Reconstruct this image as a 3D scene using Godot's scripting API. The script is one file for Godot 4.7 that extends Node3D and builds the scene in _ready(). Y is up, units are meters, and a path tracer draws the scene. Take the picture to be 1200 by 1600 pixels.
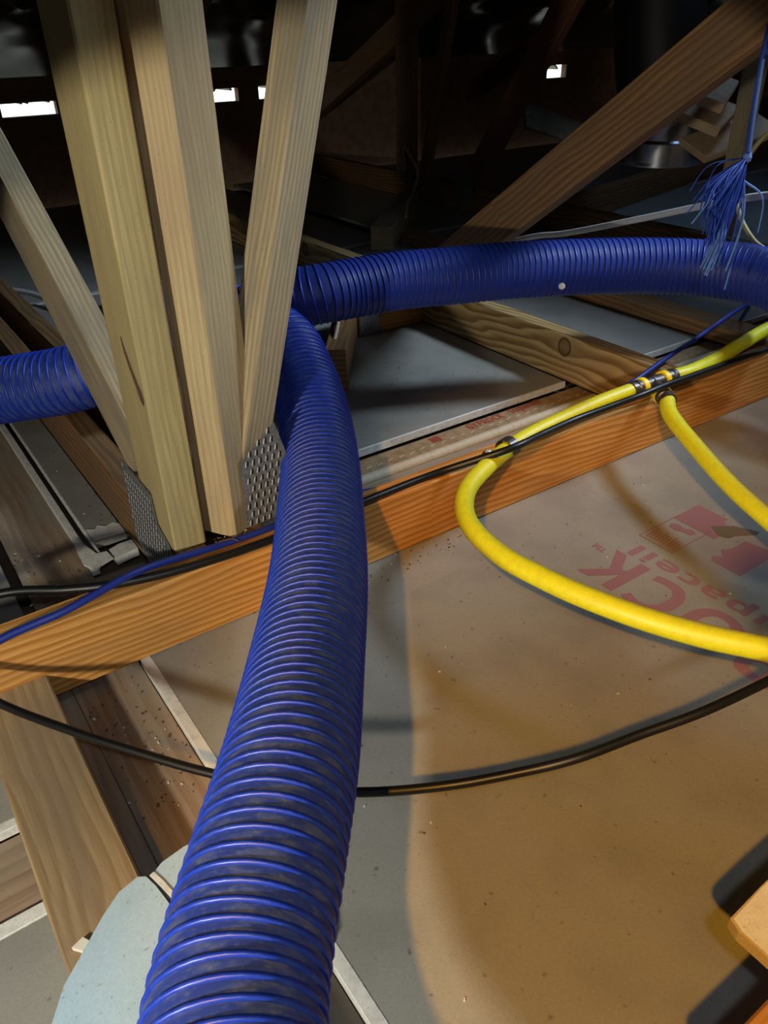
extends Node3D
# A roof space above a plasterboard ceiling: truss timbers, a blue suction hose, a yellow air hose and cables.
# x runs along the near ceiling beam, -z away from the hatch, y up; plasterboard top is y = 0.

var M := {}
var counts := {}

# ---------------------------------------------------------------- helpers
func numbered(called: String) -> String:
	var n: int = counts.get(called, 0)
	counts[called] = n + 1
	return called if n == 0 else "%s_%03d" % [called, n]

func thing(called: String, label: String, category: String, at := Vector3.ZERO, group := "") -> Node3D:
	var o := Node3D.new()
	o.name = numbered(called)
	add_child(o)
	o.position = at
	tag(o, label, category, group)
	return o

func tag(o: Node, label: String, category: String, group := "", kind := "") -> void:
	o.set_meta("label", label)
	o.set_meta("category", category)
	if group: o.set_meta("group", group)
	if kind: o.set_meta("kind", kind)

func struct(called: String, label := "", at := Vector3.ZERO) -> Node3D:
	var o := Node3D.new()
	o.name = called
	add_child(o)
	o.position = at
	o.set_meta("kind", "structure")
	if label: o.set_meta("label", label)
	return o

func part(called: String, mesh: Mesh, mat: Material, parent: Node, label := "", kind := "") -> MeshInstance3D:
	var o := MeshInstance3D.new()
	o.name = called
	o.mesh = mesh
	o.material_override = mat
	o.cast_shadow = GeometryInstance3D.SHADOW_CASTING_SETTING_ON
	parent.add_child(o, true)
	if label: o.set_meta("label", label)
	if kind: o.set_meta("kind", kind)
	return o

class Builder:
	var v := PackedVector3Array()
	var n := PackedVector3Array()
	var t := PackedVector2Array()
	var i := PackedInt32Array()
	func quad(a: Vector3, b: Vector3, c: Vector3, d: Vector3, out: Vector3, ua := Vector2.ZERO, ub := Vector2.ZERO, uc := Vector2.ZERO, ud := Vector2.ZERO) -> void:
		var nn := (b - a).cross(c - a)
		if nn.length() < 1e-12: nn = (c - a).cross(d - a)
		nn = nn.normalized()
		var flip := nn.dot(out) < 0.0
		if flip: nn = -nn
		var k := v.size()
		v.append_array([a, b, c, d])
		n.append_array([nn, nn, nn, nn])
		t.append_array([ua, ub, uc, ud])
		i.append_array([k, k + 1, k + 2, k, k + 2, k + 3] if flip else [k, k + 2, k + 1, k, k + 3, k + 2])
	func poly(p: PackedVector3Array, out: Vector3, uv: PackedVector2Array) -> void:
		var k := v.size()
		var flip := false
		var nn := Vector3.ZERO
		for j in p.size(): nn += p[j].cross(p[(j + 1) % p.size()])
		flip = nn.dot(out) < 0.0
		for j in p.size():
			v.append(p[j]); n.append(out.normalized()); t.append(uv[j])
		for j in range(1, p.size() - 1):
			i.append_array([k, k + j, k + j + 1] if flip else [k, k + j + 1, k + j])
	func mesh() -> ArrayMesh:
		var a := []
		a.resize(Mesh.ARRAY_MAX)
		a[Mesh.ARRAY_VERTEX] = v
		a[Mesh.ARRAY_NORMAL] = n
		a[Mesh.ARRAY_TEX_UV] = t
		a[Mesh.ARRAY_INDEX] = i
		var m := ArrayMesh.new()
		m.add_surface_from_arrays(Mesh.PRIMITIVE_TRIANGLES, a)
		return m

# a chamfered timber from a to b; h is its size along `up`, w across; uv in metres (u along the grain)
func beam(a: Vector3, b: Vector3, up: Vector3, w: float, h: float, ch := 0.0018, uoff := 0.0, voff := 0.0, into: Builder = null) -> Builder:
	var B := into if into else Builder.new()
	var L := (b - a).length()
	var d := (b - a) / L
	var s := d.cross(up).normalized()
	var u := s.cross(d).normalized()
	var hw := w / 2
	var hh := h / 2
	var pr := [Vector2(-hw + ch, -hh), Vector2(hw - ch, -hh), Vector2(hw, -hh + ch), Vector2(hw, hh - ch), Vector2(hw - ch, hh), Vector2(-hw + ch, hh), Vector2(-hw, hh - ch), Vector2(-hw, -hh + ch)]
	var run := 0.0
	for k in 8:
		var p: Vector2 = pr[k]
		var q: Vector2 = pr[(k + 1) % 8]
		var e := p.distance_to(q)
		var o: Vector2 = (p + q)
		var P := s * p.x + u * p.y
		var Q := s * q.x + u * q.y
		B.quad(a + P, b + P, b + Q, a + Q, s * o.x / w + u * o.y / h if k % 2 == 1 else ((s * signf(o.x)) if k == 2 or k == 6 else u * signf(o.y)),
			Vector2(uoff, voff + run), Vector2(uoff + L, voff + run), Vector2(uoff + L, voff + run + e), Vector2(uoff, voff + run + e))
		run += e
	for end in 2:
		var pts := PackedVector3Array()
		var uv := PackedVector2Array()
		for k in 8:
			var p: Vector2 = pr[k]
			pts.append((b if end else a) + s * p.x + u * p.y)
			uv.append(Vector2(p.x * 0.3 + uoff, p.y + voff))
		B.poly(pts, d if end else -d, uv)
	return B

func slab(lo: Vector3, hi: Vector3, ch := 0.0006, along_z := false, uoff := 0.0, voff := 0.0) -> Builder:
	var c := (lo + hi) / 2
	if along_z:
		return beam(Vector3(c.x, c.y, hi.z), Vector3(c.x, c.y, lo.z), Vector3.UP, hi.x - lo.x, hi.y - lo.y, ch, uoff, voff)
	return beam(Vector3(lo.x, c.y, c.z), Vector3(hi.x, c.y, c.z), Vector3.UP, hi.z - lo.z, hi.y - lo.y, ch, uoff, voff)

# a flat plate cut to an outline (x,z pairs) with thickness
func plate_y(outline: PackedVector2Array, y0: float, y1: float) -> Builder:
	var B := Builder.new()
	var tri := Geometry2D.triangulate_polygon(outline)
	for side in 2:
		var y := y1 if side else y0
		for k in range(0, tri.size(), 3):
			var p := PackedVector3Array()
			var uv := PackedVector2Array()
			for j in 3:
				var q := outline[tri[k + j]]
				p.append(Vector3(q.x, y, q.y)); uv.append(q)
			B.poly(p, Vector3.UP if side else Vector3.DOWN, uv)
	var mid := Vector2.ZERO
	for q in outline: mid += q
	mid /= outline.size()
	var clockwise := Geometry2D.is_polygon_clockwise(outline)
	for k in outline.size():
		var p := outline[k]
		var q := outline[(k + 1) % outline.size()]
		var e := (q - p).orthogonal() * (1.0 if clockwise else -1.0)
		if not Geometry2D.is_point_in_polygon((p + q) / 2 + e.normalized() * 1e-4, outline): pass
		else: e = -e
		B.quad(Vector3(p.x, y0, p.y), Vector3(q.x, y0, q.y), Vector3(q.x, y1, q.y), Vector3(p.x, y1, p.y), Vector3(e.x, 0, e.y), p, q, q + Vector2(0, y1 - y0), p + Vector2(0, y1 - y0))
	return B

func spline(pts: Array, step: float) -> PackedVector3Array:
	var raw := PackedVector3Array()
	for k in pts.size() - 1:
		var p0: Vector3 = pts[maxi(k - 1, 0)]
		var p1: Vector3 = pts[k]
		var p2: Vector3 = pts[k + 1]
		var p3: Vector3 = pts[mini(k + 2, pts.size() - 1)]
		if k == 0: p0 = p1 * 2 - p2
		if k == pts.size() - 2: p3 = p2 * 2 - p1
		var t0 := 0.0
		var t1 := t0 + pow(p0.distance_to(p1), 0.5)
		var t2 := t1 + pow(p1.distance_to(p2), 0.5)
		var t3 := t2 + pow(p2.distance_to(p3), 0.5)
		for j in 24:
			var t := lerpf(t1, t2, j / 24.0)
			var a1 := p0 * ((t1 - t) / (t1 - t0)) + p1 * ((t - t0) / (t1 - t0))
			var a2 := p1 * ((t2 - t) / (t2 - t1)) + p2 * ((t - t1) / (t2 - t1))
			var a3 := p2 * ((t3 - t) / (t3 - t2)) + p3 * ((t - t2) / (t3 - t2))
			var b1 := a1 * ((t2 - t) / (t2 - t0)) + a2 * ((t - t0) / (t2 - t0))
			var b2 := a2 * ((t3 - t) / (t3 - t1)) + a3 * ((t - t1) / (t3 - t1))
			raw.append(b1 * ((t2 - t) / (t2 - t1)) + b2 * ((t - t1) / (t2 - t1)))
	raw.append(pts[pts.size() - 1])
	var out := PackedVector3Array([raw[0]])
	var left := step
	for k in raw.size() - 1:
		var a := raw[k]
		var b := raw[k + 1]
		var l := a.distance_to(b)
		var at := 0.0
		while l - at >= left:
			at += left
			out.append(a.lerp(b, at / l))
			left = step
		left -= l - at
	return out

# parallel-transported frames along a path: [tangent, normal, binormal] per point
func frames(path: PackedVector3Array) -> Array:
	var T := PackedVector3Array()
	for k in path.size():
		T.append((path[mini(k + 1, path.size() - 1)] - path[maxi(k - 1, 0)]).normalized())
	var N := PackedVector3Array()
	var n := T[0].cross(Vector3.UP)
	if n.length() < 0.1: n = T[0].cross(Vector3.RIGHT)
	n = n.normalized()
	for k in path.size():
		n = (n - T[k] * n.dot(T[k])).normalized()
		N.append(n)
	var Bn := PackedVector3Array()
	for k in path.size(): Bn.append(T[k].cross(N[k]))
	return [T, N, Bn]

func tube(path: PackedVector3Array, r: float, segs := 14, radii := PackedFloat32Array(), into: Builder = null, cap := true) -> Builder:
	var B := into if into else Builder.new()
	var f := frames(path)
	var base := B.v.size()
	var run := 0.0
	for k in path.size():
		if k: run += path[k].distance_to(path[k - 1])
		var rr: float = r if radii.is_empty() else radii[mini(k, radii.size() - 1)]
		for j in segs + 1:
			var a := TAU * j / segs
			var d: Vector3 = f[1][k] * cos(a) + f[2][k] * sin(a)
			B.v.append(path[k] + d * rr)
			B.n.append(d)
			B.t.append(Vector2(float(j) / segs, run))
	for k in path.size() - 1:
		for j in segs:
			var p := base + k * (segs + 1) + j
			var q := p + segs + 1
			B.i.append_array([p, q, p + 1, p + 1, q, q + 1])
	if cap:
		for e in 2:
			var k := 0 if e == 0 else path.size() - 1
			var pts := PackedVector3Array()
			var uv := PackedVector2Array()
			for j in segs:
				pts.append(B.v[base + k * (segs + 1) + j]); uv.append(Vector2(float(j) / segs, run * e))
			B.poly(pts, f[0][k] * (-1.0 if e == 0 else 1.0), uv)
	return B

func lathe(profile: Array, at: Vector3, axis: Vector3, segs := 20, into: Builder = null) -> Builder:
	# profile: [distance along axis, radius] pairs; each band keeps its own hard edge
	var B := into if into else Builder.new()
	axis = axis.normalized()
	var s := axis.cross(Vector3.UP)
	if s.length() < 0.1: s = axis.cross(Vector3.RIGHT)
	s = s.normalized()
	var u := s.cross(axis)
	for k in profile.size() - 1:
		var a: Array = profile[k]
		var b: Array = profile[k + 1]
		var slope := Vector2(b[0] - a[0], b[1] - a[1]).normalized()
		var base := B.v.size()
		for j in segs + 1:
			var d := s * cos(TAU * j / segs) + u * sin(TAU * j / segs)
			var nn := (d * slope.x - axis * slope.y).normalized()
			B.v.append_array([at + axis * a[0] + d * a[1], at + axis * b[0] + d * b[1]])
			B.n.append_array([nn, nn])
			B.t.append_array([Vector2(float(j) / segs, a[0]), Vector2(float(j) / segs, b[0])])
		for j in segs:
			var p := base + j * 2
			B.i.append_array([p, p + 2, p + 1, p + 1, p + 2, p + 3])
	return B

# ---------------------------------------------------------------- materials
func noise(sd: int, freq: float, octaves := 4) -> FastNoiseLite:
	var n := FastNoiseLite.new()
	n.seed = sd
	n.frequency = freq
	n.noise_type = FastNoiseLite.TYPE_SIMPLEX_SMOOTH
	n.fractal_octaves = octaves
	return n

func std(color: Color, rough := 0.7, metal := 0.0) -> StandardMaterial3D:
	var m := StandardMaterial3D.new()
	m.albedo_color = color
	m.roughness = rough
	m.metallic = metal
	return m

# flat-sawn pine, 1.0 m along x and 0.25 m along y; knots are [x, y, size] in metres
func wood_image(sd: int, early: Color, late: Color, stain: Color, stain_much: float, rings: float, knots := [], wave := 1.0) -> Image:
	var W := 1024
	var H := 256
	var im := Image.create(W, H, false, Image.FORMAT_RGB8)
	var warp := noise(sd, 1.0, 3)
	var fine := noise(sd + 1, 1.0, 3)
	var blot := noise(sd + 2, 1.0, 4)
	for y in H:
		for x in W:
			var px := x / float(W)
			var py := y / float(H) * 0.25
			var v := py + 0.022 * wave * warp.get_noise_2d(px * 2.6, py * 9.0) + 0.05 * wave * warp.get_noise_2d(px * 0.8 + 7.0, py * 2.0)
			var dark := 0.0
			for kn in knots:
				var dx: float = (px - kn[0])
				var dy: float = (py - kn[1])
				var d: float = sqrt(dx * dx * 0.16 + dy * dy) / kn[2]
				var infl: float = exp(-d * d * 0.22)
				v = lerpf(v, kn[1] + d * kn[2] * 0.55, infl)
				var dk: float = sqrt(dx * dx + dy * dy * 0.8) / kn[2]
				dark = maxf(dark, smoothstep(1.12, 1.0, dk) * (0.45 + 0.55 * smoothstep(0.72, 0.98, dk)))
			var t := fposmod(v * rings, 1.0)
			var band := smoothstep(0.15, 0.85, t) * (1.0 - smoothstep(0.9, 1.0, t))
			var c := early.lerp(late, band * 0.85)
			var f := fine.get_noise_2d(px * 9.0, py * 900.0)
			c = c * (1.0 + 0.11 * f)
			var bl := clampf(blot.get_noise_2d(px * 4.0, py * 16.0) * 1.6 + 0.25, 0.0, 1.0)
			c = c.lerp(stain, bl * stain_much)
			if dark > 0.0: c = c.lerp(late.darkened(0.5), dark * 0.8)
			var speck := fine.get_noise_2d(px * 160.0 + 50.0, py * 500.0)
			if speck > 0.70: c = c.darkened(0.2)
			im.set_pixel(x, y, c)
	return im

func wood_mat(sd: int, early: Color, late: Color, stain: Color, much: float, rings := 95.0, knots := [], rough := 0.62, wave := 1.0) -> StandardMaterial3D:
	var m := std(Color.WHITE, rough)
	var im := wood_image(sd, early, late, stain, much, rings, knots, wave)
	m.albedo_texture = ImageTexture.create_from_image(im)
	m.uv1_scale = Vector3(1.0, 4.0, 1.0)
	m.heightmap_enabled = false
	m.metallic_specular = 0.35
	return m

# blotchy surface: base colour with soft patches and hard specks; tiles once per `size` metres by world triplanar
func patch_image(sd: int, px: int, base: Color, patch: Color, much: float, freq: float, speck: Color, speck_at: float, grain := 0.05) -> Image:
	var im := Image.create(px, px, false, Image.FORMAT_RGB8)
	var a := noise(sd, freq / px, 5)
	var b := noise(sd + 3, 55.0 / px, 2)
	var g := noise(sd + 5, 0.9, 1)
	for y in px:
		for x in px:
			var k := smoothstep(-0.25, 0.55, a.get_noise_2d(x, y))
			var c := base.lerp(patch, k * much)
			c = c * (1.0 + grain * g.get_noise_2d(x, y))
			var s := b.get_noise_2d(x, y)
			if s > speck_at: c = c.lerp(speck, smoothstep(speck_at, speck_at + 0.12, s) * 0.7)
			im.set_pixel(x, y, c)
	return im

func patch_mat(im: Image, size: float, rough: float, spec := 0.5) -> StandardMaterial3D:
	var m := std(Color.WHITE, rough)
	m.albedo_texture = ImageTexture.create_from_image(im)
	m.uv1_triplanar = true
	m.uv1_world_triplanar = true
	m.uv1_scale = Vector3.ONE / size
	m.metallic_specular = spec
	return m

func make_materials() -> void:
	M.beam_wood = wood_mat(11, Color(0.80, 0.60, 0.34), Color(0.66, 0.42, 0.18), Color(0.62, 0.47, 0.30), 0.25, 105.0, [], 0.6, 0.45)
	M.post_wood = wood_mat(23, Color(0.71, 0.65, 0.48), Color(0.66, 0.58, 0.40), Color(0.60, 0.55, 0.42), 0.40, 150.0, [], 0.62, 0.3)
	M.pink_wood = wood_mat(31, Color(0.75, 0.68, 0.53), Color(0.70, 0.61, 0.46), Color(0.67, 0.56, 0.46), 0.40, 140.0, [], 0.62, 0.3)
	M.grey_wood = wood_mat(41, Color(0.70, 0.64, 0.53), Color(0.60, 0.52, 0.40), Color(0.50, 0.48, 0.43), 0.5, 150.0, [], 0.62, 0.3)
	M.knot_wood = wood_mat(53, Color(0.70, 0.60, 0.42), Color(0.46, 0.34, 0.19), Color(0.58, 0.52, 0.42), 0.3, 62.0, [[0.275, 0.181, 0.016]])
	M.brown_wood = wood_mat(61, Color(0.55, 0.42, 0.29), Color(0.42, 0.30, 0.19), Color(0.40, 0.35, 0.28), 0.4, 80.0, [], 0.62, 0.45)
	M.joist_wood = wood_mat(67, Color(0.62, 0.53, 0.40), Color(0.55, 0.45, 0.32), Color(0.52, 0.44, 0.36), 0.6, 90.0, [], 0.7, 0.6)
	M.red_wood = wood_mat(71, Color(0.50, 0.33, 0.25), Color(0.38, 0.22, 0.16), Color(0.36, 0.27, 0.22), 0.4, 80.0)
	M.dirty_plank = wood_mat(83, Color(0.59, 0.51, 0.43), Color(0.53, 0.44, 0.36), Color(0.56, 0.53, 0.48), 0.8, 70.0, [], 0.85, 0.4)
	M.board = patch_mat(patch_image(91, 512, Color(0.57, 0.565, 0.545), Color(0.525, 0.52, 0.505), 0.8, 5.0, Color(0.38, 0.35, 0.32), 0.66, 0.05), 0.62, 0.42, 0.5)
	M.white_edge = patch_mat(patch_image(97, 128, Color(0.84, 0.84, 0.83), Color(0.74, 0.73, 0.71), 0.6, 8.0, Color(0.6, 0.58, 0.55), 0.6, 0.05), 0.12, 0.8, 0.3)
	M.ivory = patch_mat(patch_image(101, 128, Color(0.74, 0.70, 0.62), Color(0.66, 0.62, 0.53), 0.6, 9.0, Color(0.55, 0.5, 0.42), 0.6), 0.15, 0.6, 0.4)
	M.tan_paper = patch_mat(patch_image(103, 128, Color(0.62, 0.52, 0.40), Color(0.53, 0.43, 0.32), 0.8, 7.0, Color(0.45, 0.35, 0.25), 0.55), 0.2, 0.7, 0.4)
	M.card = patch_mat(patch_image(107, 256, Color(0.68, 0.78, 0.85), Color(0.63, 0.73, 0.80), 0.5, 5.0, Color(0.55, 0.52, 0.46), 0.62, 0.04), 0.3, 0.7, 0.4)
	M.offcut_face = patch_mat(patch_image(109, 128, Color(0.90, 0.90, 0.87), Color(0.86, 0.85, 0.80), 0.6, 7.0, Color(0.7, 0.6, 0.45), 0.6), 0.1, 0.7, 0.4)
	M.offcut_core = patch_mat(patch_image(113, 128, Color(0.74, 0.66, 0.47), Color(0.68, 0.60, 0.42), 0.7, 16.0, Color(0.6, 0.5, 0.33), 0.55), 0.05, 0.9, 0.2)
	M.print = std(Color(0.56, 0.40, 0.44), 0.5)
	M.print_red = std(Color(0.58, 0.25, 0.19), 0.6)
	M.stain = std(Color(0.40, 0.36, 0.30), 0.8)
	# blue hose: polyurethane wall under pale dust, glossier rib
	var dust := Image.create(512, 1024, false, Image.FORMAT_RGB8)
	var d1 := noise(201, 0.02, 4)
	var d2 := noise(203, 0.12, 3)
	for y in 1024:
		for x in 512:
			var k := smoothstep(-0.25, 0.5, d1.get_noise_2d(x * 0.9, y * 2.2)) * 0.45 + 0.16 + smoothstep(0.1, 0.6, d2.get_noise_2d(x * 0.7, y * 1.6)) * 0.32
			dust.set_pixel(x, y, Color(0.09, 0.18, 0.55).lerp(Color(0.34, 0.39, 0.54), k))
	M.hose_wall = std(Color.WHITE, 0.55)
	M.hose_wall.albedo_texture = ImageTexture.create_from_image(dust)
	M.hose_wall.uv1_scale = Vector3(1.0, 1.7, 1.0)
	M.hose_wall_clean = std(Color(0.13, 0.20, 0.50), 0.5)
	var ribim := Image.create(256, 256, false, Image.FORMAT_RGB8)
	for y in 256:
		for x in 256:
			var k := smoothstep(0.0, 0.6, d1.get_noise_2d(x * 3.0, y * 3.0)) * 0.30
			ribim.set_pixel(x, y, Color(0.07, 0.19, 0.66).lerp(Color(0.38, 0.44, 0.60), k))
	M.hose_rib = std(Color.WHITE, 0.38)
	M.hose_rib.albedo_texture = ImageTexture.create_from_image(ribim)
	M.hose_rib.uv1_triplanar = true
	M.hose_rib.uv1_scale = Vector3.ONE * 6.0
	M.yellow = patch_mat(patch_image(211, 128, Color(0.85, 0.86, 0.13), Color(0.78, 0.78, 0.15), 0.6, 8.0, Color(0.5, 0.45, 0.2), 0.62, 0.04), 0.1, 0.45, 0.5)
	M.yellow_cap = std(Color(0.95, 0.85, 0.06), 0.4)
	M.dark_metal = std(Color(0.36, 0.34, 0.34), 0.38, 0.75)
	M.galv = patch_mat(patch_image(223, 128, Color(0.50, 0.51, 0.52), Color(0.38, 0.39, 0.40), 0.8, 9.0, Color(0.3, 0.3, 0.3), 0.5, 0.08), 0.06, 0.42, 0.5)
	M.galv.metallic = 0.3
	M.tooth = std(Color(0.80, 0.80, 0.80), 0.4, 0.4)
	M.black_cable = std(Color(0.055, 0.055, 0.06), 0.42)
	M.blue_cable = std(Color(0.10, 0.17, 0.50), 0.45)
	M.white_cable = std(Color(0.72, 0.73, 0.76), 0.5)
	M.tan_cable = std(Color(0.60, 0.56, 0.38), 0.5)
	M.rope = std(Color(0.12, 0.26, 0.66), 0.6)
	M.rope_pale = std(Color(0.42, 0.56, 0.84), 0.6)
	M.foil = std(Color(0.035, 0.035, 0.04), 0.28, 0.35)
	M.silver = std(Color(0.72, 0.74, 0.78), 0.25, 0.9)
	M.duct_black = std(Color(0.03, 0.03, 0.035), 0.5)
	M.terracotta = patch_mat(patch_image(231, 128, Color(0.78, 0.68, 0.56), Color(0.70, 0.58, 0.46), 0.8, 6.0, Color(0.4, 0.3, 0.22), 0.6), 0.3, 0.8, 0.3)
	M.tile = patch_mat(patch_image(233, 128, Color(0.50, 0.51, 0.45), Color(0.42, 0.42, 0.36), 0.8, 6.0, Color(0.3, 0.3, 0.26), 0.6), 0.3, 0.8, 0.3)
	M.under = std(Color(0.46, 0.38, 0.30), 0.9)
	M.masonry = patch_mat(patch_image(235, 128, Color(0.55, 0.44, 0.37), Color(0.48, 0.38, 0.32), 0.8, 6.0, Color(0.38, 0.30, 0.25), 0.5), 0.4, 0.9, 0.2)
	M.lamp_body = std(Color(0.12, 0.12, 0.12), 0.5, 0.4)
	M.chip_white = std(Color(0.85, 0.83, 0.78), 0.8)
	M.chip_brown = std(Color(0.36, 0.27, 0.19), 0.9)
	M.putty = std(Color(0.78, 0.70, 0.55), 0.8)

# ---------------------------------------------------------------- camera, light, air
func setup_view() -> void:
	var cam := Camera3D.new()
	cam.name = "camera"
	add_child(cam)
	cam.position = Vector3(0, 0.6, 0)
	cam.rotation_order = EULER_ORDER_YXZ
	cam.rotation_degrees = Vector3(-32.061, -34.130, -1.364)
	cam.fov = rad_to_deg(2.0 * atan(800.0 / 1215.0))
	cam.near = 0.01
	cam.far = 60.0
	cam.current = true
	var we := WorldEnvironment.new()
	var env := Environment.new()
	env.background_mode = Environment.BG_SKY
	var sky := Sky.new()
	var sm := ProceduralSkyMaterial.new()
	sm.sky_top_color = Color(0.62, 0.76, 0.95)
	sm.sky_horizon_color = Color(0.90, 0.96, 1.0)
	sm.ground_bottom_color = Color(0.5, 0.52, 0.5)
	sm.ground_horizon_color = Color(0.80, 0.86, 0.86)
	sky.sky_material = sm
	env.sky = sky
	env.background_energy_multiplier = 7.0
	env.tonemap_mode = Environment.TONE_MAPPER_LINEAR
	env.tonemap_exposure = 1.0
	env.sdfgi_enabled = true
	env.ssao_enabled = true
	env.ssil_enabled = true
	we.environment = env
	we.name = "environment"
	add_child(we)
	# warm work lamp hung behind the hatch, up and to the left
	spot_lamp("work_lamp", "black clamp work lamp with warm bulb hung behind the hatch", Vector3(-0.90, 1.63, 0.62), Vector3(0.56, 0.0, -0.36), Color(1.0, 0.71, 0.18), 4.5, 13.0, 0.65, 0.03)
	# cool hand torch lying low at the left, just outside the picture
	spot_lamp("hand_torch", "black hand torch with cool white beam left of the joist", Vector3(-0.55, 0.47, 0.0), Vector3(0.30, 0.05, -0.62), Color(1.0, 0.97, 0.88), 0.80, 29.0, 0.05, 0.02)
	# head lamp worn just behind the camera
	spot_lamp("head_lamp", "small black head lamp with cool white lens above the hatch", Vector3(-0.03, 0.80, 0.13), Vector3(0.30, 0.0, -0.35), Color(0.90, 0.96, 1.0), 0.11, 43.0, 0.12, 0.02)
	# cool white inspection lamp high on the right, beyond the hatch
	spot_lamp("inspection_lamp", "black inspection lamp with cool white lens high on the right", Vector3(2.0, 1.45, -0.30), Vector3(0.85, 0.36, -1.08), Color(0.86, 0.94, 1.0), 3.2, 26.0, 0.75, 0.16)

func spot_lamp(called: String, label: String, at: Vector3, aim: Vector3, color: Color, energy: float, angle: float, soft: float, size: float) -> void:
	var t := thing(called, label, "lamp", at)
	var d := (aim - at).normalized()
	part("housing", lathe([[-0.16, 0.0], [-0.16, 0.016], [-0.05, 0.018], [-0.02, 0.032], [0.0, 0.034], [0.0, 0.031], [-0.02, 0.02], [-0.02, 0.0]], Vector3.ZERO, d, 20).mesh(), M.lamp_body, t)
	var em := std(Color.WHITE, 0.5)
	em.emission_enabled = true
	em.emission = color
	em.emission_energy_multiplier = 2.0
	part("lens", lathe([[-0.012, 0.0], [-0.012, 0.024], [-0.006, 0.02], [-0.004, 0.0]], Vector3.ZERO, d, 16).mesh(), em, t)
	var l := SpotLight3D.new()
	l.name = called + "_beam"
	l.light_color = color
	l.light_energy = energy
	l.spot_angle = angle
	l.spot_angle_attenuation = soft
	l.light_size = size
	l.shadow_enabled = true
	l.spot_range = 20.0
	l.spot_attenuation = 2.0
	add_child(l)
	l.look_at_from_position(at + d * 0.012, aim)

# ---------------------------------------------------------------- setting
func sheet(parent: Node3D, lo: Vector3, hi: Vector3, label := "") -> MeshInstance3D:
	return part("plasterboard_sheet", slab(lo, hi, 0.0008).mesh(), M.board, parent, label)

func box_part(called: String, parent: Node3D, lo: Vector3, hi: Vector3, mat: Material, along_z := false, label := "", ch := 0.0006) -> MeshInstance3D:
	return part(called, slab(lo, hi, ch, along_z, lo.x * 3.1 + lo.z * 1.7, lo.z).mesh(), mat, parent, label)

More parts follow.
